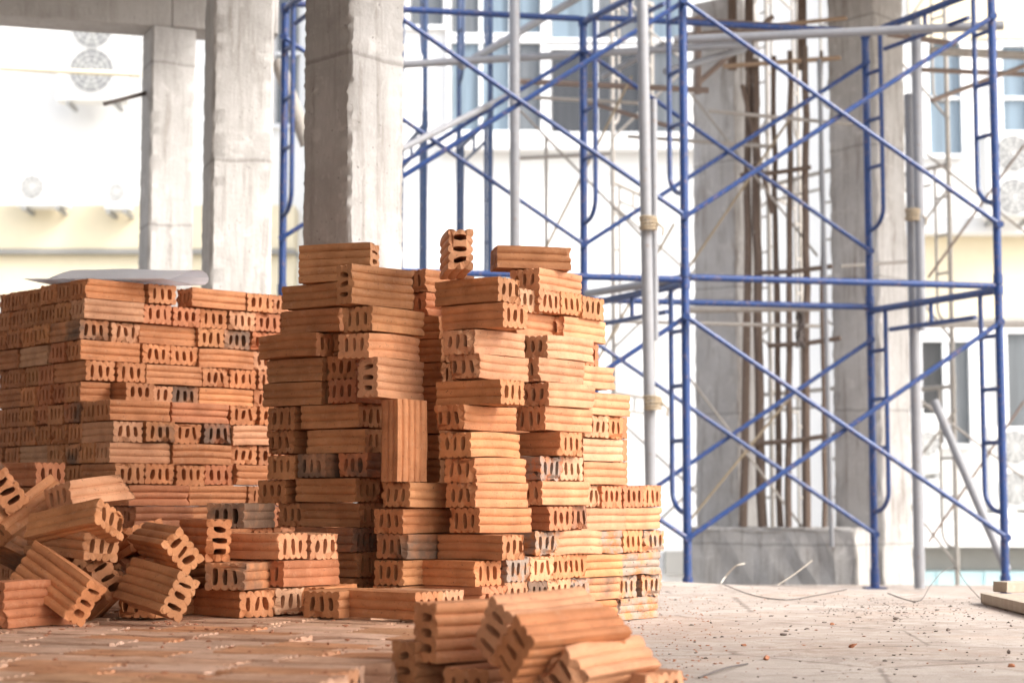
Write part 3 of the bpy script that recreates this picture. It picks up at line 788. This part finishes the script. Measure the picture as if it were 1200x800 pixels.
pole('steel_pole', [(795, 24, 11.6), (925, 33, 11.4)], .027, M_RUSTY, 'rusty tube near the top beside the formwork', 'pole', GP)
pole('steel_pole', [(600, 95, 12.0), (830, 106, 12.2)], .020, M_RUSTY, 'rusty tube crossing the dark window', 'pole', GP)
pole('steel_pole', [(620, 114, 12.0), (770, 122, 12.1)], .013, M_PALE, 'thin pale tube below the rusty tube at the dark window', 'pole', GP)
pole('steel_pole', [(470, 175, 10.2), (600, 110, 10.9)], .020, M_GALV, 'grey tube lashed along the double blue brace', 'pole', GP)
pole('steel_pole', [(780, 84, 11.2), (872, 58, 11.9)], .024, M_GALV, 'grey tube sloping up to the formwork from the tall post', 'pole', GP)
pole('steel_pole', [(688, 344, 10.7), (800, 326, 9.84)], .024, M_GALV, 'grey tube slung between two blue joints above the bricks', 'pole', GP)
pole('steel_pole', [(800, 363, 12.2), (962, 360, 12.0)], .026, M_PALE, 'cement-coated level tube tied to the timber props', 'pole', GP)
pole('steel_pole', [(700, 376, 12.0), (960, 382, 12.2)], .013, M_PALE, 'thin pale tube below the cement-coated level tube', 'pole', GP)
pole('steel_pole', [(1060, 380, 13), (1200, 380, 13.2)], .026, M_PALE, 'pale level tube at the right, crossing the lower window', 'pole', GP)
pole('steel_pole', [(1090, 60, 12.5), (1210, 66, 12.6)], .030, M_PALE, 'pale level tube crossing the upper right windows', 'pole', GP)
pole('steel_pole', [(1080, 82, 12.5), (1215, 88, 12.7)], .018, M_RUSTY, 'rusty tube just below the pale tube at the upper right windows', 'pole', GP)
pole('steel_pole', [(1092, 118, 12), (1210, 74, 12.6)], .017, M_RUSTY, 'rusty tube slanting past the upper right window', 'pole', GP)
pole('steel_pole', [(1095, 470, 11.6), (1180, 668, 11.2)], .030, M_GALV, 'grey raking prop right of the thick rear column', 'pole', GP)
pole('steel_pole', [(122, 122, 10.1), (172, 109, 10.3)], .013, M_WIRE, 'short dark rod sticking out from the leftmost column', 'pole', GP)
pole('steel_pole', [(0, 80, 15), (165, 88, 15)], .022, M_CREAM, 'thin cream pipe crossing the white wall at the left', 'pipe')
pole('steel_pole', [(325, 70, 10.8), (360, 170, 10.9)], .045, M_PALE, 'pale slanting tube between the two nearer columns', 'pole', GP)
for q_, (a_, b_, r_, m_, lb_) in enumerate([((800, 42, 12.2), (905, 36, 12.4), .022, M_RUSTY, 'rusty tube in the tangle at the top, left of the formwork'), ((735, 160, 12.5), (905, 172, 12.5), .014, M_PALE, 'thin level tube crossing the pale column high up'),
     ((600, 186, 12.6), (715, 180, 12.6), .013, M_PALE, 'thin level tube below the dark window sill'), ((820, 96, 12.3), (905, 20, 12.6), .02, M_RUSTY, 'rusty tube slanting up to the right across the formwork'),
     ((690, 120, 12.4), (790, 150, 12.2), .016, M_RUSTY, 'short rusty tube sloping down behind the thick grey pole'), ((830, 130, 12.2), (1000, 146, 12.3), .013, M_PALE, 'thin pale tube nailed across the prop heads'),
     ((640, 160, 12.6), (640, 300, 12.6), .012, M_PALE, 'thin pale upright below the left edge of the dark window'), ((985, 312, 12.2), (1070, 306, 12.3), .012, M_PALE, 'thin pale tube tied across the thick rear column'),
     ((960, 70, 12.2), (975, 640, 12.2), .016, M_GALV, 'grey upright tube right beside the rightmost timber prop'), ((1040, 40, 12.1), (1120, 52, 12.1), .02, M_RUSTY, 'rusty tube stub beside the thick rear column top'),
     ((705, 90, 12.4), (780, 52, 12.4), .022, M_GALV, 'grey tube rising right of the dark window'), ((818, 20, 12.2), (818, 110, 12.2), .024, M_RUSTY, 'rusty upright stub behind the tall blue post')]):
    pole('steel_pole', [a_, b_], r_, m_, lb_, 'pole', GP)
GD = 'thin pale diagonal braces behind the blue scaffold'
for i, (p, q, m, lb) in enumerate([((808, 108, 12.6), (958, 300, 12.6), M_PALE, 'pale thin brace falling right across the brown column'),
                      ((806, 440, 12.6), (965, 650, 12.6), M_PALE, 'pale thin brace falling right before the low concrete wall'),
                      ((808, 312, 12.4), (925, 140, 12.4), M_ROPE, 'straw-coloured thin brace rising right across the brown column'),
                      ((806, 612, 12.4), (930, 460, 12.4), M_ROPE, 'straw-coloured thin brace low across the brown column'),
                      ((1080, 470, 12.6), (1200, 560, 12.6), M_PALE, 'pale thin brace falling right past the lower right cooling unit'),
                      ((1085, 180, 12.6), (1205, 275, 12.6), M_PALE, 'pale thin brace falling right below the upper right window'),
                      ((1088, 325, 12.4), (1200, 170, 12.4), M_RUSTY, 'dark thin brace rising right past the upper cooling unit'),
                      ((1088, 635, 12.4), (1200, 470, 12.4), M_RUSTY, 'dark thin brace rising right past the lower cooling unit'),
                      ((690, 440, 12), (790, 262, 12), M_ROPE, 'straw-coloured thin brace left of the tall blue post'),
                      ((640, 290, 12), (740, 90, 12), M_ROPE, 'straw-coloured thin brace before the dark window'),
                      ((610, 130, 12.3), (760, 285, 12.3), M_PALE, 'pale thin brace falling right below the dark window')]):
    pole('thin_brace', [p, q], .009, m, lb, 'brace', GD, 8)
GT = 'rough timber props under the formwork'
tl = ['leftmost', 'second from left', 'third from left', 'fourth from left', 'fifth from left', 'rightmost']
for i, (x0, x1, y0, r) in enumerate([(872, 878, 78, .04), (893, 884, 70, .046), (914, 906, 66, .030), (924, 926, 60, .032), (946, 944, 55, .038), (966, 962, 60, .022)]):
    d = 13.0-.65*(x0-815)/197+.04*(i % 3-1); n_ = 14; y00 = 591+.157/d*F
    pts = [pt(x0+(x1-x0)*q/n_+random.uniform(-1.2, 1.2), y00-(y00-y0)*q/n_, d) for q in range(n_+1)]
    bm = bmesh.new(); tube(bm, pts, r*.78, 9, r2=r*.62); tag(mk('timber_prop', bm, M_TIMB, smooth=True), f'{tl[i]} rough timber prop standing on the low concrete wall', 'prop', GT)
for i, (x0, y0, x1, y1) in enumerate([(868, 205, 950, 196), (885, 320, 975, 312), (900, 405, 985, 396), (880, 520, 985, 508), (905, 250, 870, 100)]):
    lb = ['upper level', 'second level', 'third level', 'lowest level', 'slanting upper'][i]
    bm = bmesh.new(); tube(bm, [pt(x0, y0, 13.0-.65*(x0-815)/197-.07), pt((x0+x1)/2, (y0+y1)/2+2, 13.0-.65*((x0+x1)/2-815)/197-.07), pt(x1, y1, 13.0-.65*(x1-815)/197-.07)], .017, 8)
    tag(mk('timber_rail', bm, M_TIMB, smooth=True), f'{lb} timber rail nailed across the props', 'rail', 'timber rails nailed across the props')
# lashings
for x, y, d, lb in [(760, 262, 9.28, 'straw lashing around the thick grey pole'), (765, 472, 9.26, 'lower straw lashing on the thick grey pole'), (1070, 252, 10.9, 'straw lashing on the right grey pole')]:
    c = pt(x, y, d); bm = bmesh.new()
    for q in range(5):
        pts = [c+Vector((math.cos(t)*(.043+.004*math.sin(3*t+q)), math.sin(t)*.043, -.028+.014*q+.004*math.sin(t+q))) for t in [2*math.pi*s/14 for s in range(15)]]
        tube(bm, pts, .007, 5)
    tube(bm, [c+Vector((.045, -.02, 0)), c+Vector((.075, -.03, -.03)), c+Vector((.07, -.03, -.07))], .006, 5)
    tag(mk('lashing', bm, M_ROPE), lb, 'lashing', 'rope lashings on the grey poles')
bm = bmesh.new()
c = pt(938, 385, 12.1)
for q in range(7):
    pts = [c+Vector((random.uniform(-.03, .03), random.uniform(-.02, .02), .12-s*.05)) for s in range(6)]
    tube(bm, pts, .008, 5)
tag(mk('rope_bundle', bm, M_WIRE), 'dark tangle of cord hanging from the cement-coated tube', 'cord')

# ------------------------------------------------------------------ buildings behind
def wbox(bm, x0, x1, y0, y1, d, t, bev=0):
    """box facing the viewer: picture extent at distance d, thickness t towards the back"""
    a = pt(x0, y1, d); b = pt(x1, y0, d)
    z0 = HC+(591-y1)/F*d; z1 = HC+(591-y0)/F*d
    box(bm, ((a.x+b.x)/2, d+t/2, (z0+z1)/2), (b.x-a.x, t, z1-z0), None, bev)
def window(root, x0, x1, y0, y1, d, nx, ny, panes, mat_f=M_FRAME):
    bm = bmesh.new(); s = d/F
    f = 5
    wbox(bm, x0-f, x1+f, y0-f, y0, d-.1, .1); wbox(bm, x0-f, x1+f, y1, y1+f, d-.1, .1)
    wbox(bm, x0-f, x0, y0, y1, d-.1, .1); wbox(bm, x1, x1+f, y0, y1, d-.1, .1)
    for i in range(1, nx): xx = x0+(x1-x0)*i/nx; wbox(bm, xx-2.2, xx+2.2, y0, y1, d-.08, .078)
    for i in range(1, ny): yy = y0+(y1-y0)*i/ny; wbox(bm, x0, x1, yy-2, yy+2, d-.075, .072)
    w = mk('window', bm, mat_f, root)
    for i in range(nx):
        a, b = x0+(x1-x0)*i/nx, x0+(x1-x0)*(i+1)/nx
        bm = bmesh.new(); wbox(bm, a+2, b-2, y0+.5, y1-.5, d-.03, .02); mk('pane', bm, panes[i % len(panes)], w)
    return w
# central white building
DC = 23.0
bd = empty('building', (pt(700, 591, DC).x, DC, -2), 'overexposed white building with tall windows behind the scaffold', 'building')
bm = bmesh.new(); a = pt(470, 591, DC).x; b = pt(1062, 591, DC).x; box(bm, ((a+b)/2, DC+3, 5), (b-a, 6, 14)); mk('wall', bm, M_WALL, bd)
window(bd, 528, 634, 42, 148, DC, 3, 1, [M_GBLUE, M_GBLUE, M_GGREY])
window(bd, 645, 805, 50, 150, DC, 3, 1, [M_GDARK, M_GDARK, M_GGREY])
window(bd, 528, 634, -60, 30, DC, 3, 1, [M_GGREY, M_GBLUE, M_GBLUE])
window(bd, 645, 805, -60, 36, DC, 3, 1, [M_GBLUE, M_GGREY, M_GBLUE])
window(bd, 480, 520, -40, 20, DC, 1, 1, [M_GGREY])
bm = bmesh.new(); wbox(bm, 515, 860, 152, 170, DC-.3, .296); mk('window_sill', bm, M_WALL, bd)
bm = bmesh.new(); wbox(bm, 780, 815, 645, 672, DC-.25, .24); mk('plinth_band', bm, M_LEDGE, bd)
# left building
DL = 26.0
bl = empty('building', (pt(180, 591, DL).x, DL, -2), 'white building with a long cream band behind the left columns', 'building')
bm = bmesh.new(); a = pt(-700, 591, DL).x; b = pt(468, 591, DL).x; box(bm, ((a+b)/2, DL+3, 5), (b-a, 6, 14)); mk('wall', bm, M_WALL, bl)
bm = bmesh.new(); wbox(bm, -420, 345, 238, 290, DL-.5, .495); mk('fascia', bm, M_CREAM, bl)
bm = bmesh.new(); wbox(bm, -420, 345, 296, 345, DL-.4, .395); mk('lower_fascia', bm, M_CREAM, bl)
bm = bmesh.new(); wbox(bm, -420, 345, 290.5, 295.5, DL-.55, .55); mk('drip_edge', bm, M_LEDGE, bl)
window(bl, 322, 352, -30, 140, DL, 1, 2, [M_GGREY])
# right building
DR = 21.5
br = empty('building', (pt(1150, 591, DR).x, DR, -2), 'cream and white building with windows at the right edge', 'building')
bm = bmesh.new(); a = pt(1064, 591, DR).x; b = pt(1700, 591, DR).x; box(bm, ((a+b)/2, DR+3, 5), (b-a, 6, 14)); mk('wall', bm, M_WALL, br)
bm = bmesh.new(); wbox(bm, 1066, 1690, -200, 36, DR-.06, .056); mk('cream_band', bm, M_CREAM, br)
bm = bmesh.new(); wbox(bm, 1066, 1690, 272, 372, DR-.06, .056); mk('cream_band', bm, M_CREAM, br)
bm = bmesh.new(); wbox(bm, 1066, 1690, 252, 271, DR-.35, .345); mk('ledge', bm, M_WALL, br)
window(br, 1088, 1128, 42, 176, DR, 1, 2, [M_GBLUE]); window(br, 1174, 1240, 46, 172, DR, 2, 2, [M_GBLUE, M_GGREY])
window(br, 1080, 1138, 400, 520, DR, 2, 1, [M_GDARK, M_GGREY]); window(br, 1180, 1260, 390, 520, DR, 2, 1, [M_GGREY, M_GBLUE])
bm = bmesh.new(); wbox(bm, 1066, 1690, 608, 640, DR-.6, .595); mk('ledge', bm, M_WALL, br)
bm = bmesh.new(); wbox(bm, 1072, 1690, 641, 667, DR-.2, .195); mk('dark_band', bm, M_LEDGE, br)  # dark grey band between ledge and cladding
bm = bmesh.new()
for i in range(44): wbox(bm, 1072+i*14, 1072+i*14+12.5, 668, 760, DR-.3+(.02 if i % 2 else 0), .25)
mk('turquoise_cladding', bm, M_TURQ, br)
# split-system outdoor units
def ac(cx, cy, w, h, d, fans, label):
    c = pt(cx, cy, d); zc = HC+(591-cy)/F*d; W = w/F*d; H = h/F*d; D = .32
    rt = empty('air_conditioner', (c.x, d, zc-H/2), label, 'air conditioner', 'outdoor cooling units on the far walls')
    bm = bmesh.new(); box(bm, (c.x, d+D/2, zc), (W, D, H), None, .02); mk('casing', bm, M_AC, rt)
    for (fx, fy, fr) in fans:
        fc = Vector((c.x+fx/F*d, d, zc-fy/F*d)); r = fr/F*d
        bm = bmesh.new()
        r_ = bmesh.ops.create_circle(bm, cap_ends=True, radius=r, segments=28); bmesh.ops.transform(bm, matrix=Matrix.Translation(fc+Vector((0, -.004, 0))) @ Matrix.Rotation(R(90), 4, 'X'), verts=r_['verts'])
        g_ = mk('fan_well', bm, M_ACD, rt)
        bm = bmesh.new()
        for q in range(4):
            rr = r*(.3+.22*q); tube(bm, [fc+Vector((math.cos(t)*rr, -.02, math.sin(t)*rr)) for t in [2*math.pi*s/24 for s in range(25)]], .006, 5, False)
        for q in range(10):
            t = 2*math.pi*q/10; tube(bm, [fc+Vector((0, -.02, 0)), fc+Vector((math.cos(t)*r, -.02, math.sin(t)*r))], .005, 5)
        mk('fan_guard', bm, M_AC, rt)
        bm = bmesh.new()
        for q in range(3):
            t = 2*math.pi*q/3+.4
            vs = [fc+Vector((math.cos(t+e)*rr, -.012+.006*e, math.sin(t+e)*rr)) for e, rr in ((-.15, .15*r), (-.42, .88*r), (.5, .88*r), (.35, .15*r))]
            bm.faces.new([bm.verts.new(v) for v in vs])
        ex = bmesh.ops.extrude_face_region(bm, geom=bm.faces[:]); bmesh.ops.translate(bm, vec=(0, .004, 0), verts=[v for v in ex['geom'] if isinstance(v, bmesh.types.BMVert)])
        mk('fan', bm, M_ACF, rt)
    for s in (-1, 1):
        bm = bmesh.new(); box(bm, (c.x+s*W*.33, d+.25, zc-H/2-.03), (.05, .55, .05)); mk('bracket', bm, M_ACF, rt)
ac(1186, 200, 62, 104, DR-.75, [(2, -24, 22), (2, 28, 22)], 'two-fan white cooling unit on the wall below the upper right window')
ac(1188, 548, 56, 96, DR-.75, [(2, -24, 20), (2, 24, 20)], 'two-fan white cooling unit low on the right wall behind the scaffold post')
ac(1083, 520, 42, 70, DR-.7, [(4, 0, 15)], 'cooling unit beside the raking prop right of the thick column')
ac(108, 52, 84, 120, DL-.75, [(0, -28, 25), (0, 24, 27)], 'two-fan cooling unit high on the white wall at the left')
ac(137, 222, 30, 42, DL-1.0, [(0, 0, 10)], 'small grey cooling unit above the cream band at the left')
ac(48, 216, 60, 46, DL-1.0, [(-10, 0, 14)], 'pale cooling unit above the cream band near the left edge')

# ------------------------------------------------------------------ sheet on the left stack
def sheet():
    bm = bmesh.new(); top = .004+15*PK+.003
    P0 = ptx(53, 5.36, top)
    prof = [(-.01, .001), (.02, .010), (.055, .024), (.095, .039), (.135, .051), (.17, .058), (.20, .059), (.225, .052), (.238, .038), (.235, .022), (.215, .010), (.18, .002), (.13, -.001), (.06, -.001), (-.03, .003)]
    ux = Vector((.998, -.02, 0)).normalized(); uy = Vector((.42, .90, 0)).normalized()
    vs = []
    for q in range(15):
        t = q/14; row = []
        for i, (y, z) in enumerate(prof):
            zz = z*.86*(1+.05*math.sin(t*5))+(.0012*math.sin(t*11+i*.6) if z > .004 else 0)
            x = t*.37+(-.05 if i > 11 else 0)*(1-t)
            row.append(bm.verts.new(P0+ux*x+uy*y*.88+Vector((0, 0, zz))))
        vs.append(row)
    for A, B in zip(vs, vs[1:]):
        for q in range(len(prof)-1): bm.faces.new((A[q], A[q+1], B[q+1], B[q]))
    bmesh.ops.solidify(bm, geom=bm.faces[:], thickness=.003)
    return tag(mk('folded_sheet', bm, M_SHEETW, smooth=True), 'white folded sheet with a curled right end lying on the left brick stack', 'sheet')
sheet()

# ------------------------------------------------------------------ small things on the floor
def rock(bm, c, r, flat=.6):
    rr = bmesh.ops.create_icosphere(bm, subdivisions=1, radius=r)
    ax, ay = random.uniform(.6, 1.5), random.uniform(.6, 1.5)
    for v in rr['verts']:
        v.co = Vector((v.co.x*random.uniform(.35, 1.5)*ax, v.co.y*random.uniform(.35, 1.5)*ay, v.co.z*flat*random.uniform(.3, 1.2)))+Vector(c)
bm = bmesh.new()
for i in range(900):
    d = 3.0+4.0*random.random()**.8; px = random.uniform(690, 1215)
    if random.random() < .35: px = random.gauss(1040, 60); d = random.gauss(5.4, .35)
    p = ptx(px, d, GZ)
    if (p-E1).dot(nv) > -.08: continue
    rock(bm, (p.x, p.y, GZ+.001), random.choice((.0012, .0016, .002, .003)) if random.random() < .96 else .006)
tag(mk('grit', bm, M_GRIT), 'dark grit and crumbs scattered over the concrete floor', 'grit', None, 'stuff')
bm = bmesh.new()
for i in range(420):
    p = ptx(random.gauss(790, 40) if random.random() < .7 else random.uniform(700, 1150), random.uniform(3.2, 6.2), GZ)
    rock(bm, (p.x, p.y, GZ+.001), random.choice((.0012, .0016, .002, .003)))
for i in range(160):
    p = R0+b1*random.uniform(0, 1.2)+b2*random.uniform(.1, 1.5); rock(bm, (p.x, p.y, .0005), random.choice((.002, .003, .005)))
tag(mk('clay_crumbs', bm, M_SHARD), 'red clay crumbs strewn around the brick stacks', 'crumbs', None, 'stuff')
for i, (x, y, r, lb, m) in enumerate([(998, 756, .013, 'red clay shard on the open floor, largest one', M_SHARD), (898, 770, .010, 'red clay shard nearest the loose bricks', M_SHARD), (872, 754, .007, 'small dark shard left of the largest red one', M_SHARD),
                               (975, 730, .008, 'orange chip on the middle of the floor', M_SHARD), (1186, 778, .008, 'brown shard near the lower right corner', M_SHARD), (916, 742, .008, 'black pebble left on the middle floor', M_GRIT), (1049, 724, .008, 'black pebble before the planks, right', M_GRIT),
                               (1182, 763, .009, 'dark pebble at the right edge of the floor', M_GRIT), (1111, 737, .008, 'dark flat pebble between the pebbles at right', M_GRIT)]):
    d = (HC-GZ)*F/(y-591); bm = bmesh.new(); rock(bm, ptx(x, d, GZ+r*.4), r, .75); tag(mk('floor_shard', bm, m), lb, 'shard', 'shards and pebbles on the floor')
def fl(px, py, h=0): d = (HC-GZ)*F/(py-591); return ptx(px, d, GZ+.003+h)
def wire(pts, r, mat, label):
    P = [Vector(p) for p in pts]; out = []
    for i in range(len(P)-1):
        p0, p1, p2, p3 = P[max(i-1, 0)], P[i], P[i+1], P[min(i+2, len(P)-1)]
        for q in range(6):
            t = q/6; out.append(.5*((2*p1)+(p2-p0)*t+(2*p0-5*p1+4*p2-p3)*t*t+(3*p1-p0-3*p2+p3)*t**3))
    out.append(P[-1]); bm = bmesh.new(); tube(bm, out, r, 6); tag(mk('wire', bm, mat, smooth=True), label, 'wire', 'wires on the floor')
wire([fl(846, 684), fl(850, 688, .01), fl(880, 696), fl(920, 702), fl(955, 697), fl(992, 690)], .0017, M_WIRE, 'thin dark wire curving over the floor from the short bent stub')
wire([fl(1040, 694), fl(1075, 704), fl(1090, 696, .03), fl(1105, 686, .055), fl(1120, 683, .06), fl(1131, 691, .03), fl(1150, 702)], .0015, M_WIRE, 'thin wire looping up from the floor near the planks')
wire([fl(845, 683), fl(850, 681, .02), fl(862, 682, .065), fl(873, 682, .075)], .0025, M_STRAW, 'short pale bent wire end sticking up from the floor')
wire([fl(911, 685), fl(930, 685, .04), fl(952, 685, .095)], .0022, M_STRAW, 'straight pale wire poking up from the floor edge')
wire([fl(819, 792), fl(848, 784, .004), fl(876, 776)], .0017, M_WIRE, 'dark twig lying on the floor right of the loose bricks')
bm = bmesh.new()
for i in range(130):
    if i < 70: p = pt(random.uniform(-5, 330), 0, 3.72); p.x += random.gauss(0, .02); p.y = random.gauss(3.72, .12); zb = .001
    else: p = ptx(random.uniform(640, 830), random.gauss(2.95, .3), GZ); zb = GZ+.001
    rock(bm, (p.x, p.y, zb), random.choice((.0015, .002, .003, .004, .006)), .7)
tag(mk('brick_rubble', bm, M_SHARD), 'small orange brick rubble around the loose bricks', 'rubble', None, 'stuff')
g_ = 'planks at the right edge'
def plank(px, py, ex, ey, z, w, t, lb):
    a = fl(px, py); d = fl(ex, ey)-a; L = 1.1; d.normalize(); bm = bmesh.new()
    box(bm, a+d*L/2+Vector((0, 0, z+t/2)), (L, w, t), Rz(math.atan2(d.y, d.x)), .003)
    for v in bm.verts: v.co += Vector((random.uniform(-.002, .002), random.uniform(-.002, .002), random.uniform(-.001, .001)))
    tag(mk('plank', bm, M_PLANK), lb, 'plank', g_)
plank(1166, 706, 1240, 724, 0, .09, .032, 'grey plank lying on the floor at the right edge, lower of two')
plank(1172, 706, 1260, 704, .034, .075, .034, 'brown plank end resting on the lower plank at the right edge')

# ------------------------------------------------------------------ light
w = bpy.data.worlds.new('World'); sc.world = w; w.use_nodes = True; nt = w.node_tree
sky = nt.nodes.new('ShaderNodeTexSky'); sky.sky_type = 'NISHITA'; sky.sun_disc = False
SUN_EL, SUN_AZ = 40, 118      # azimuth measured from +Y towards +X
sky.sun_elevation = R(SUN_EL); sky.sun_rotation = R(SUN_AZ); sky.air_density = 1.0; sky.dust_density = 3.5; sky.ozone_density = 1
hs = nt.nodes.new('ShaderNodeHueSaturation'); hs.inputs['Saturation'].default_value = .45     # thin overcast: greyer than a clear sky
nt.links.new(sky.outputs[0], hs.inputs['Color']); nt.links.new(hs.outputs[0], nt.nodes['Background'].inputs[0]); nt.nodes['Background'].inputs[1].default_value = .15
sun = bpy.data.lights.new('sun', 'SUN'); so = bpy.data.objects.new('sun', sun); COL.objects.link(so)
sun.energy = 1.0; sun.angle = R(22); sun.color = (1, .955, .89)
so.rotation_euler = Vector((-math.sin(R(SUN_AZ))*math.cos(R(SUN_EL)), -math.cos(R(SUN_AZ))*math.cos(R(SUN_EL)), -math.sin(R(SUN_EL)))).to_track_quat('-Z', 'Y').to_euler()
so.location = (6, 2, 8)
sc.view_settings.view_transform = 'Standard'; sc.view_settings.look = 'None'; sc.view_settings.gamma = 1; sc.view_settings.exposure = 1.8
sc.cycles.max_bounces = 8; sc.cycles.diffuse_bounces = 5; sc.cycles.use_denoising = True
